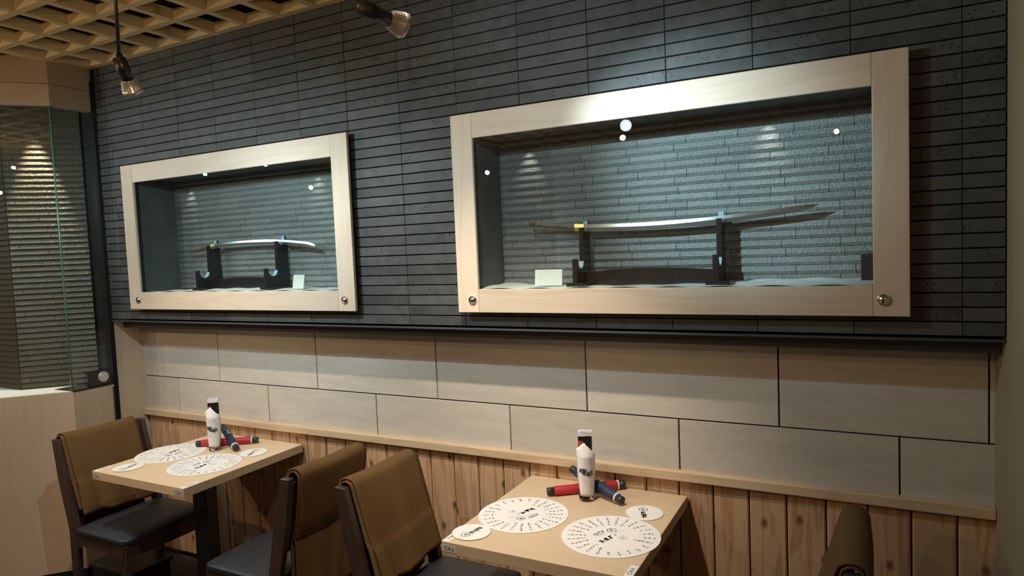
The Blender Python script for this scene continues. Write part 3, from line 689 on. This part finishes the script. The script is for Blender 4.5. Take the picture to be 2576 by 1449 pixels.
# ------------------------------------------------------------------ tables
def text_mesh(s, size, mat, name='lettering'):
    c = D.curves.new(name, 'FONT'); c.body = s; c.size = size; c.align_x = 'CENTER'; c.align_y = 'CENTER'; c.resolution_u = 3
    o = D.objects.new('tmp_text', c); C.objects.link(o); bpy.context.view_layer.update()
    me = D.meshes.new_from_object(o.evaluated_get(bpy.context.evaluated_depsgraph_get())); D.objects.remove(o); me.name = name; me.materials.clear(); me.materials.append(mat); return me
def table(x0, x1, y0, y1, code, label):
    t_ = empty('dining_table', ((x0 + x1) / 2, (y0 + y1) / 2, 0)); tag(t_, label, 'table', 'small square tables along the wall')
    hx, hy = (x1 - x0) / 2, (y1 - y0) / 2
    bm = bmesh.new(); v = box(bm, -hx, hx, -hy, hy, TZ - 0.0365, TZ); bevelled(bm, 0.0012, 1)
    for f_ in bm.faces:
        f_.material_index = 0 if f_.normal.z > .9 else 1
    bm.normal_update()
    for f_ in bm.faces: f_.material_index = 0 if f_.normal.z > .9 else 1
    link('tabletop', bm, [M['table'], M['table_edge']], t_)
    bbox('column', (-0.045, 0.045, -0.030, 0.030, 0.02, TZ - 0.05), M['black_metal'], t_, bev=0.004)
    bbox('mounting_plate', (-0.17, 0.17, -0.17, 0.17, TZ - 0.050, TZ - 0.0368), M['black_metal'], t_, bev=0.002, seg=1)
    bm = bmesh.new(); box(bm, -0.20, 0.20, -0.19, 0.19, 0.0, 0.02); bevelled(bm, 0.006, 2); link('base_plate', bm, M['black_metal'], t_)
    for sfx, sx in (('a', -1), ('b', 1)):
        cx = sx * (hx - 0.028)
        cxx = cx if sx < 0 else hx - 0.034
        bm = bmesh.new(); box(bm, cxx - .026, cxx + .026, -hy - 0.0006, -hy, TZ - 0.030, TZ - 0.009); st = link('sticker', bm, M['label'], t_); st['label'] = 'pale number sticker on the front edge'
        me = text_mesh(code + '-' + sfx, 0.017, M['ink']); o = inst('lettering', me, st, (cxx, -hy - 0.0009, TZ - 0.0195)); o.rotation_euler = (math.pi / 2, 0, 0)
        # stickers on top, along the side edge
        bm = bmesh.new(); ex = sx * (hx - 0.013); box(bm, ex - 0.012, ex + 0.012, -hy + 0.004, -hy + 0.072, TZ, TZ + 0.0005); st = link('sticker', bm, M['label_white'], t_)
        me2 = text_mesh(code + '-' + sfx, 0.019, M['ink']); o = inst('lettering', me2, st, (ex, -hy + 0.038, TZ + 0.0008)); o.rotation_euler = (0, 0, math.pi / 2 if sx > 0 else -math.pi / 2)
    return t_
table(-0.197, 0.397, -0.632, -0.010, 'C3', 'pale maple table numbered C3 near the left corner')
table(1.590, 2.186, -0.636, -0.010, 'C4', 'pale maple table numbered C4, nearest the camera')

G = 'round paper menus on the tables'
for (x, y, rz_, lab, sd, first) in ((1.731, -0.362, 0.42 + math.pi, 'large white round menu on table C4, the one beside the left edge', 1, 1), (2.049, -0.410, 0.42, 'large white round menu on table C4, the one by the right edge', 2, 1),
                             (-0.095, -0.336, 0.99 + 3.0, 'large white round menu on table C3, the one toward the wall and left', 3, 1), (0.209, -0.392, 0.85, 'large white round menu on table C3, the one at the right edge', 4, 1)):
    o = big_disc(sd); o.location = (x, y, TZ + 0.0006); o.rotation_euler = (0, 0, rz_); tag(o, lab, 'menu', G)
for (x, y, rz_, lab, sd) in ((1.645, -0.550, 2.91, 'small white round card at the front left corner of table C4', 5), (2.093, -0.209, 0.42, 'small white round card on table C4 behind the right menu', 6),
                             (-0.083, -0.546, 3.4, 'small white round card at the front left corner of table C3', 7), (0.280, -0.193, 0.45, 'small white round card at the right side of table C3 by the tubes', 8)):
    o = small_disc(sd); o.location = (x, y, TZ + 0.0017); o.rotation_euler = (0.010, 0.0, rz_); tag(o, lab, 'card', 'small round cards on the tables')

# ------------------------------------------------------------------ tumbler with napkin and packet
def tumbler_set(x, y, rz_, where):
    g = empty('glass_tumbler', (x, y, TZ), rz_); tag(g, 'clear tall glass tumbler printed with black brush lettering on ' + where, 'glass')
    bm = bmesh.new(); H = 0.158
    lathe(bm, [(0.0275, 0.0205), (0.0315, H - .001), (0.0308, H), (0.0303, H - .001), (0.0263, 0.0205)], 48)
    link('glass_wall', bm, M['wall_glass'], g)
    bm = bmesh.new(); lathe(bm, [(0.0, 0.0012), (0.0255, 0.0008), (0.0268, 0.004), (0.0275, 0.020), (0.0262, 0.020), (0.0235, 0.0165), (0.0, 0.0150)], 48)
    link('glass_base', bm, M['tumbler'], g)
    rnd = random.Random(11); bm = bmesh.new()
    def cyl(a, b_, z): 
        th = a / 0.0312; r_ = 0.0279 + (b_ / H) * 0.0040 + z
        return (r_ * math.sin(th), -r_ * math.cos(th), b_)
    for j, (u, v, s) in enumerate(((-.020, .112, .020), (-.006, .106, .022), (.009, .102, .022), (.019, .100, .012))): glyph(bm, rnd, u, v, s, -.12, cyl, .0007, 1.5, 8)
    link('brush_lettering', bm, M['ink'], g)
    bm = bmesh.new()
    for j in range(4): glyph(bm, rnd, -.016 + j * .004, .088 - j * .006, .006, -.5, cyl, .0007, 1.0, 4)
    link('small_lettering', bm, M['grey_ink'], g)
    # folded napkin, pointed at the top
    n_ = empty('paper_napkin', (x, y, TZ), rz_); tag(n_, 'white paper napkin folded to a point inside the tumbler on ' + where, 'napkin')
    bm = bmesh.new(); rows = 16; cols = 14; gr = []
    for i in range(rows + 1):
        v_ = i / rows; z = 0.020 + v_ * 0.178; row = []
        for j in range(cols + 1):
            u = j / cols * 2 - 1
            # pointed roof outline above the rim
            top = 0.204 - ((-.2 - u) * 0.029 if u < -.2 else (u + .2) * 0.034)
            zz = 0.020 + v_ * (top - 0.020)
            half = min(0.0200 + 0.0100 * min(1, v_ * 1.6), 0.0238 + zz * 0.030)
            xx = u * half; lim = 0.0225 + min(zz, .15) * 0.032
            yy = -math.sqrt(max(0, lim ** 2 - xx ** 2)) * (0.93 if zz < .155 else max(0.25, 0.93 - (zz - .155) * 9)) + 0.0006 * math.sin(13 * u + 9 * v_)
            row.append(bm.verts.new((xx, yy, zz)))
        gr.append(row)
    for i in range(rows):
        for j in range(cols): f_ = bm.faces.new((gr[i][j], gr[i][j + 1], gr[i + 1][j + 1], gr[i + 1][j])); f_.smooth = True
    nb_ = link('napkin_fold', bm, M['napkin'], n_); sm = nb_.modifiers.new('th', 'SOLIDIFY'); sm.thickness = -0.004; sm.offset = -1
    # black packet with crinkled white top standing behind
    p_ = empty('wet_wipe_packet', (x - 0.003, y + 0.006, TZ + .018), rz_ + .05); tag(p_, 'slim black film packet with crinkled white top in the tumbler on ' + where, 'packet')
    bm = bmesh.new(); box(bm, -0.0235, 0.0235, -0.003, 0.009, 0.0, 0.203)
    bmesh.ops.subdivide_edges(bm, edges=bm.edges, cuts=3, use_grid_fill=True)
    for v in bm.verts:
        if v.co.z < .12: v.co.x *= .80
        v.co.y += random.uniform(-.0006, .0006)
    link('packet_body', bm, M['packet'], p_)
    bm = bmesh.new(); prism(bm, [(-0.0238, 0.203), (-0.0225, 0.219), (-0.014, 0.2245), (0.018, 0.2205), (0.024, 0.2215), (0.0238, 0.203)], -0.0055, 0.0095, 'xz')
    bmesh.ops.subdivide_edges(bm, edges=bm.edges, cuts=2); 
    for v in bm.verts: v.co.y += random.uniform(-.0012, .0012)
    link('packet_top', bm, M['foil'], p_)
    bm = bmesh.new(); box(bm, -0.0237, -0.008, -0.0042, -0.0033, 0.165, 0.186); link('packet_print', bm, M['packet_red'], p_)
    return g
tumbler_set(1.878, -0.165, 0.45, 'table C4')
tumbler_set(0.068, -0.226, 0.65, 'table C3')

# ------------------------------------------------------------------ sleeved tubes (red lying, navy leaning across)
def tube_thing(p0, p1, col, label, roll=0.0, clip=False):
    p0, p1 = V(p0), V(p1); L_ = (p1 - p0).length; d = (p1 - p0).normalized()
    root = empty('capped_tube', p0); root.rotation_euler = d.to_track_quat('X', 'Z').to_euler(); tag(root, label, 'tube')
    ax = (1, 0, 0)
    bm = bmesh.new(); lathe(bm, [(0.0, 0.0), (0.0125, 0.0), (0.0138, 0.002), (0.0138, 0.026), (0.0, 0.026)], 32, axis=ax); link('end_cap', bm, M['cap'], root)
    bm = bmesh.new(); lathe(bm, [(0.0, L_), (0.0125, L_), (0.0138, L_ - .002), (0.0138, L_ - 0.024), (0.0, L_ - .024)], 32, axis=ax); link('end_cap', bm, M['cap'], root)
    bm = bmesh.new(); lathe(bm, [(0.0, 0.0), (0.0172, 0.0), (0.0172, 0.0045), (0.0, 0.0045)], 32, axis=ax, origin=(L_ - 0.029, 0, 0)); link('ring', bm, M['ring'], root)
    # sleeve: cloth wrap with a lengthwise overlap
    bm = bmesh.new(); n = 40; xs_ = [0.024, 0.028, 0.10, L_ - 0.033, L_ - .029]; rr_ = [0.0150, 0.0166, 0.0168, 0.0166, 0.0158]; rings = []
    for x, r_ in zip(xs_, rr_):
        ring_ = []
        for i in range(n):
            a = 2 * math.pi * i / n + roll; k = 1.0 + (0.0 if not (4 <= i <= 6) else -0.12) + (0.05 if 7 <= i <= 9 else 0)
            ring_.append(bm.verts.new((x, r_ * k * math.cos(a), r_ * k * math.sin(a))))
        rings.append(ring_)
    for R0, R1 in zip(rings, rings[1:]):
        for i in range(n): f_ = bm.faces.new((R0[i], R0[(i + 1) % n], R1[(i + 1) % n], R1[i])); f_.smooth = True
    bm.faces.new(rings[0][::-1]); bm.faces.new(rings[-1]); bmesh.ops.recalc_face_normals(bm, faces=bm.faces)
    link('sleeve', bm, col, root)
    if clip:
        bm = bmesh.new(); box(bm, 0.085, 0.135, -0.004, 0.004, 0.0168, 0.0190); box(bm, 0.120, 0.128, -0.012, 0.010, 0.0165, 0.0180); bevelled(bm, .0006, 1); link('clip', bm, M['clip'], root)
    return root
rt = 0.0166 + TZ
tube_thing((1.738, -0.188, rt), (1.966, 0.000 - 0.020, rt), M['red'], 'red sleeved tube with black caps and white ring lying on table C4', roll=.9)
tube_thing((1.783, -0.068, 0.7645), (2.010, -0.178, rt + .0015), M['navy'], 'navy sleeved tube with black caps leaning across the red one on table C4', clip=True)
tube_thing((-0.062, -0.226, rt), (0.172, -0.070, rt), M['red'], 'red sleeved tube with black caps and white ring lying on table C3', roll=.9)
tube_thing((-0.040, -0.092, 0.7645), (0.196, -0.215, rt + .0015), M['navy'], 'navy sleeved tube with black caps leaning across the red one on table C3', clip=True)

# ------------------------------------------------------------------ chairs and blankets
def post_bm(y, back=True):
    bm = bmesh.new(); w_ = 0.013
    if back: prof = [(-0.215, 0.0), (-0.185, 0.0), (-0.158, 0.40), (-0.205, 0.62), (-0.254, 0.800), (-0.296, 0.800), (-0.268, 0.62), (-0.212, 0.40)]
    else: prof = [(0.142, 0.0), (0.170, 0.0), (0.183, 0.385), (0.140, 0.385)]
    prism(bm, prof, y - w_, y + w_, 'xz'); bevelled(bm, 0.002, 1); return bm
def make_chair():
    c = empty('dining_chair')
    for s in (-1, 1):
        link('back_post', post_bm(s * 0.196), M['chair'], c); link('leg', post_bm(s * 0.190, False), M['chair'], c)
    # seat frame with arched lower edges
    bm = bmesh.new()
    for s in (-1, 1):
        arc = [(-0.165, 0.385), (-0.165, 0.315), (-0.15, 0.325)] + [(-0.12 + 0.24 * k / 8, 0.335 + 0.006 * math.sin(math.pi * k / 8)) for k in range(9)] + [(0.148, 0.318), (0.158, 0.30), (0.178, 0.385)]
        prism(bm, arc, s * 0.196 - .010, s * 0.196 + .010, 'xz')
    box(bm, 0.158, 0.178, -0.19, 0.19, 0.325, 0.385); box(bm, -0.175, -0.155, -0.19, 0.19, 0.325, 0.385)
    link('seat_frame', bm, M['chair'], c)
    bm = bmesh.new(); box(bm, -0.178, 0.192, -0.212, 0.212, 0.386, 0.424)
    bmesh.ops.subdivide_edges(bm, edges=bm.edges, cuts=5, use_grid_fill=True)
    for v in bm.verts:
        e = max(abs(v.co.x - .007) / .185, abs(v.co.y) / .212)
        if v.co.z > .40: v.co.z += 0.014 * (1 - e ** 4) - (0.012 if e > .98 else 0)
        if e > .98 and v.co.z < .42: v.co.x = .007 + (v.co.x - .007) * .99
    s_ = link('seat', bm, M['vinyl'], c, smooth=True); sb = s_.modifiers.new('s', 'SUBSURF'); sb.levels = 1; sb.render_levels = 2
    bm = bmesh.new(); prism(bm, [(-0.192, 0.50), (-0.204, 0.50), (-0.275, 0.775), (-0.262, 0.775)], -0.184, 0.184, 'xz'); bevelled(bm, 0.004, 2)
    link('backrest', bm, M['chair'], c)
    bm = bmesh.new(); tube(bm, (-0.19, -0.19, 0.16), (0.155, -0.19, 0.16), 0.009, n=10); tube(bm, (-0.19, 0.19, 0.16), (0.155, 0.19, 0.16), 0.009, n=10); link('stretcher', bm, M['chair'], c)
    return c
def blanket_sheet(y0, y1, zf, zb, lift, seed, flare=0.03, fb=(.55, .65), hang=0.0):
    """cloth draped over the backrest: front flap to zf, back flap to zb"""
    rnd = random.Random(seed); ph = [rnd.uniform(0, 6) for _ in range(6)]
    bm = bmesh.new(); nu, nv = 26, 60; grid = []
    def path(t_):
        # front flap (t 0..0.45) upward, rounded top, back flap (0.55..1)
        zt = 0.812 + lift
        def bx(z): return -0.232 - 0.235 * (z - 0.62) if z > .60 else -0.2273 + (0.62 - z) * 0.24
        if t_ < 0.45:
            z = zf + (zt - 0.022 - zf) * (t_ / 0.45); k = 1 - t_ / 0.45
            return bx(z) + 0.026 + lift + flare * fb[0] * k ** .8, z, -1
        if t_ > 0.55:
            k = (t_ - 0.55) / 0.45; z = zt - 0.022 + (zb - zt + 0.022) * k
            return bx(max(z, .56)) - 0.024 - lift - flare * k ** .8 * fb[1] + (0.02 * k if z < .56 else 0), z, 1
        a = (t_ - 0.45) / 0.10 * math.pi; cx = bx(zt - .022) + 0.001
        return cx + (0.025 + lift) * math.cos(a), zt - 0.022 + (0.022) * math.sin(a) , 0
    for i in range(nv + 1):
        t_ = i / nv; row = []
        for j in range(nu + 1):
            v_ = j / nu; x, z, side = path(t_); k = abs(t_ - .5) * 2
            wob = 0.006 * k * math.sin(7 * v_ + ph[0] + 2 * t_) + 0.0045 * k * math.sin(15 * v_ + ph[1] - 3 * t_) + 0.003 * math.sin(9 * t_ + ph[2] + 5 * v_) * k
            x += wob if side <= 0 else -wob
            if seed % 2 == 0:
                vale = -0.013 * math.exp(-((v_ - .10 - .16 * k) / .05) ** 2) * k + 0.008 * math.exp(-((v_ - .20 - .18 * k) / .07) ** 2) * k + 0.005 * math.sin(9 * v_ + 6 * t_ + ph[5]) * math.sin(5 * t_ + ph[0]) * k
                x += vale if side <= 0 else -vale
            y = y0 + (y1 - y0) * v_ + 0.010 * k * math.sin(3 * t_ + ph[3]) * (1 - v_) - hang * k * (1 - v_)
            z += 0.012 * k * math.sin(4 * v_ + ph[4]) - 0.006 * math.sin(math.pi * v_) * (1 - k)
            row.append(bm.verts.new((x, y, z)))
        grid.append(row)
    for i in range(nv):
        for j in range(nu): f_ = bm.faces.new((grid[i][j], grid[i][j + 1], grid[i + 1][j + 1], grid[i + 1][j])); f_.smooth = True
    return bm
def make_blanket(y0, y1, zf, zb, seed, label, chair_loc, rz_, fl=1.0, fb=(.55, .65)):
    b_ = empty('blanket', chair_loc, rz_); tag(b_, label, 'blanket', 'brown fleece blankets over the chair backs')
    if seed == 41:
        bm = bmesh.new(); box(bm, -0.166, -0.1645, 0.020, 0.056, 0.442, 0.472); cl = link('care_label', bm, M['label_white'], b_); cl['label'] = 'small white sewn-in label'
    for nm, args in (('inner_fold', (y0 - 0.010, y1 + .004, zf + 0.02, zb + 0.035, 0.000, seed, .018 * fl, fb)), ('outer_fold', (y0, y1, zf, zb, 0.0085, seed + 1, .034 * fl, fb))):
        o = link(nm, blanket_sheet(*args), M['blanket'], b_); sm = o.modifiers.new('th', 'SOLIDIFY'); sm.thickness = 0.006; sm.offset = 0
    return b_
CG = 'dark wooden chairs at the two tables'
proto = make_chair()
ch = [proto] + [copy_tree(proto) for _ in range(3)]
spec = [((-0.215, -0.413, 0), 0.0, 'dark wooden chair with black seat at the far left, back toward the window'), ((0.655, -0.413, 0), math.pi, 'dark wooden chair facing left at table C3, back to back with another'),
        ((1.450, -0.408, 0), 0.0, 'dark wooden chair facing table C4, its seat beside the C4-a sticker'), ((2.430, -0.413, 0), math.pi, 'chair right of table C4, seen end on at the bottom right')]
for c_, (l_, rz_, lab) in zip(ch, spec):
    c_.location = l_; c_.rotation_euler = (0, 0, rz_); tag(c_, lab, 'chair', CG)
make_blanket(-0.180, 0.150, 0.455, 0.335, 21, 'brown fleece blanket over the far left chair', spec[0][0], 0.0)
make_blanket(-0.185, 0.160, 0.47, 0.30, 31, 'brown fleece blanket over the chair facing left between the tables', spec[1][0], math.pi)
make_blanket(-0.172, 0.176, 0.465, 0.34, 41, 'brown fleece blanket over the chair facing table C4', spec[2][0], 0.0)
make_blanket(-0.175, 0.190, 0.47, 0.33, 51, 'brown fleece blanket on the end-on chair at the bottom right', spec[3][0], math.pi, 2.6, (.25, 1.05))

# ------------------------------------------------------------------ small things
def name_card(x, y, w_, h, rz_, label, tilt):
    c = empty('name_card', (x, y, 1.4335), rz_); tag(c, label, 'card')
    bm = bmesh.new(); box(bm, -w_ / 2, w_ / 2, -0.0015, 0.0015, 0, h); o = link('card', bm, M['white'], c); o.rotation_euler = (-tilt, 0, 0)
    rnd = random.Random(int(x * 100)); bm = bmesh.new(); fr = lambda a, b_, z: (a, -0.0018, b_)
    for r_, nn in ((.88, 5), (.72, 2), (.56, 3), (.45, 3), (.24, 7), (.10, 8)):
        for k in range(nn): glyph(bm, rnd, -w_ * .32 + k * w_ * .095, h * r_, 0.0045, 0, fr, 0, .9, 4)
    p_ = link('small_lettering', bm, M['grey_ink'], o)
    bm = bmesh.new(); box(bm, -w_ / 2 - .0015, w_ / 2 + .0015, 0.0016, 0.0035, -.001, h + .003); o2 = link('acrylic_back', bm, M['pane'], c); o2.rotation_euler = (-tilt, 0, 0)
name_card(1.727, -0.088, 0.106, 0.058, 0.02, 'small white printed card beside the long sword stand', .15)
name_card(0.525, -0.105, 0.088, 0.062, -0.25, 'small white printed card beside the short sword stand', .15)
s = bbox('black_box', (2.722, 2.768, -0.03, 0.02, 1.432, 1.512), M['black'], None, bev=0.002); tag(s, 'small black box in the right corner of the long sword showcase', 'box')
cr = empty('storage_box', (-0.57, -0.36, 0)); tag(cr, 'low black storage box on the floor under the far left chair', 'box')
bbox('box_body', (0.0, 0.30, -0.10, 0.10, 0.0, 0.13), M['black'], cr, bev=0.006); bbox('lid', (-0.01, 0.31, -0.11, 0.11, 0.13, 0.15), M['black_metal'], cr, bev=0.004)

# ------------------------------------------------------------------ pendant spotlights with their own light
PG = 'black pendant spotlights in front of the slate wall'
L1, L1d = (0.822, -1.0, 2.080), V((-0.282, 0.536, -0.795)).normalized()
L2, L2d = (1.812, -1.0, 2.087), V((0.36, 0.86, -0.20)).normalized()
pendant(L1, L1d, 'black pendant spotlight on a long rod, aimed down, at the upper left', PG, body=0.062)
pendant(L2, L2d, 'black pendant spotlight with bright silver head, aimed at the long sword case', PG)
def lamp_light(tip, d, wide, narrow, nang, aim=None):
    p = V(tip) + d * 0.006
    spot('pendant_light', p, V(tip) + d, wide, COOL, 165, 0.7, 0.008)
    if narrow: spot('pendant_beam', p, aim if aim else V(tip) + d, narrow, COOL, nang, 1.0, 0.010)
lamp_light(L1, L1d, 26, 0, 60)
spot('pendant_beam', V(L1) + L1d * .006, (0.45, -0.2, 1.55), 24, COOL, 75, 1.0, 0.014)
lamp_light(L2, L2d, 13, 62, 52, (2.22, -0.2, 1.86))
for i, (px, py) in enumerate(((-0.53, -1.13), (-1.15, -1.18))):
    tp, dd = (px, py, 2.15), V((0.25, 0.6, -0.75)).normalized()
    lamp_light(tp, dd, 12, 0, 60)
# lamp in the window box
spot('window_beam', (-0.93, -0.40, 2.42), (-1.00, -0.335, 1.2), 70, (1.0, 0.80, 0.56), 34, 0.6, 0.01)
spot('window_beam', (-1.5, -0.75, 2.42), (-1.5, -0.5, 0.95), 12, (1.0, 0.9, 0.78), 90, 0.9, 0.01)
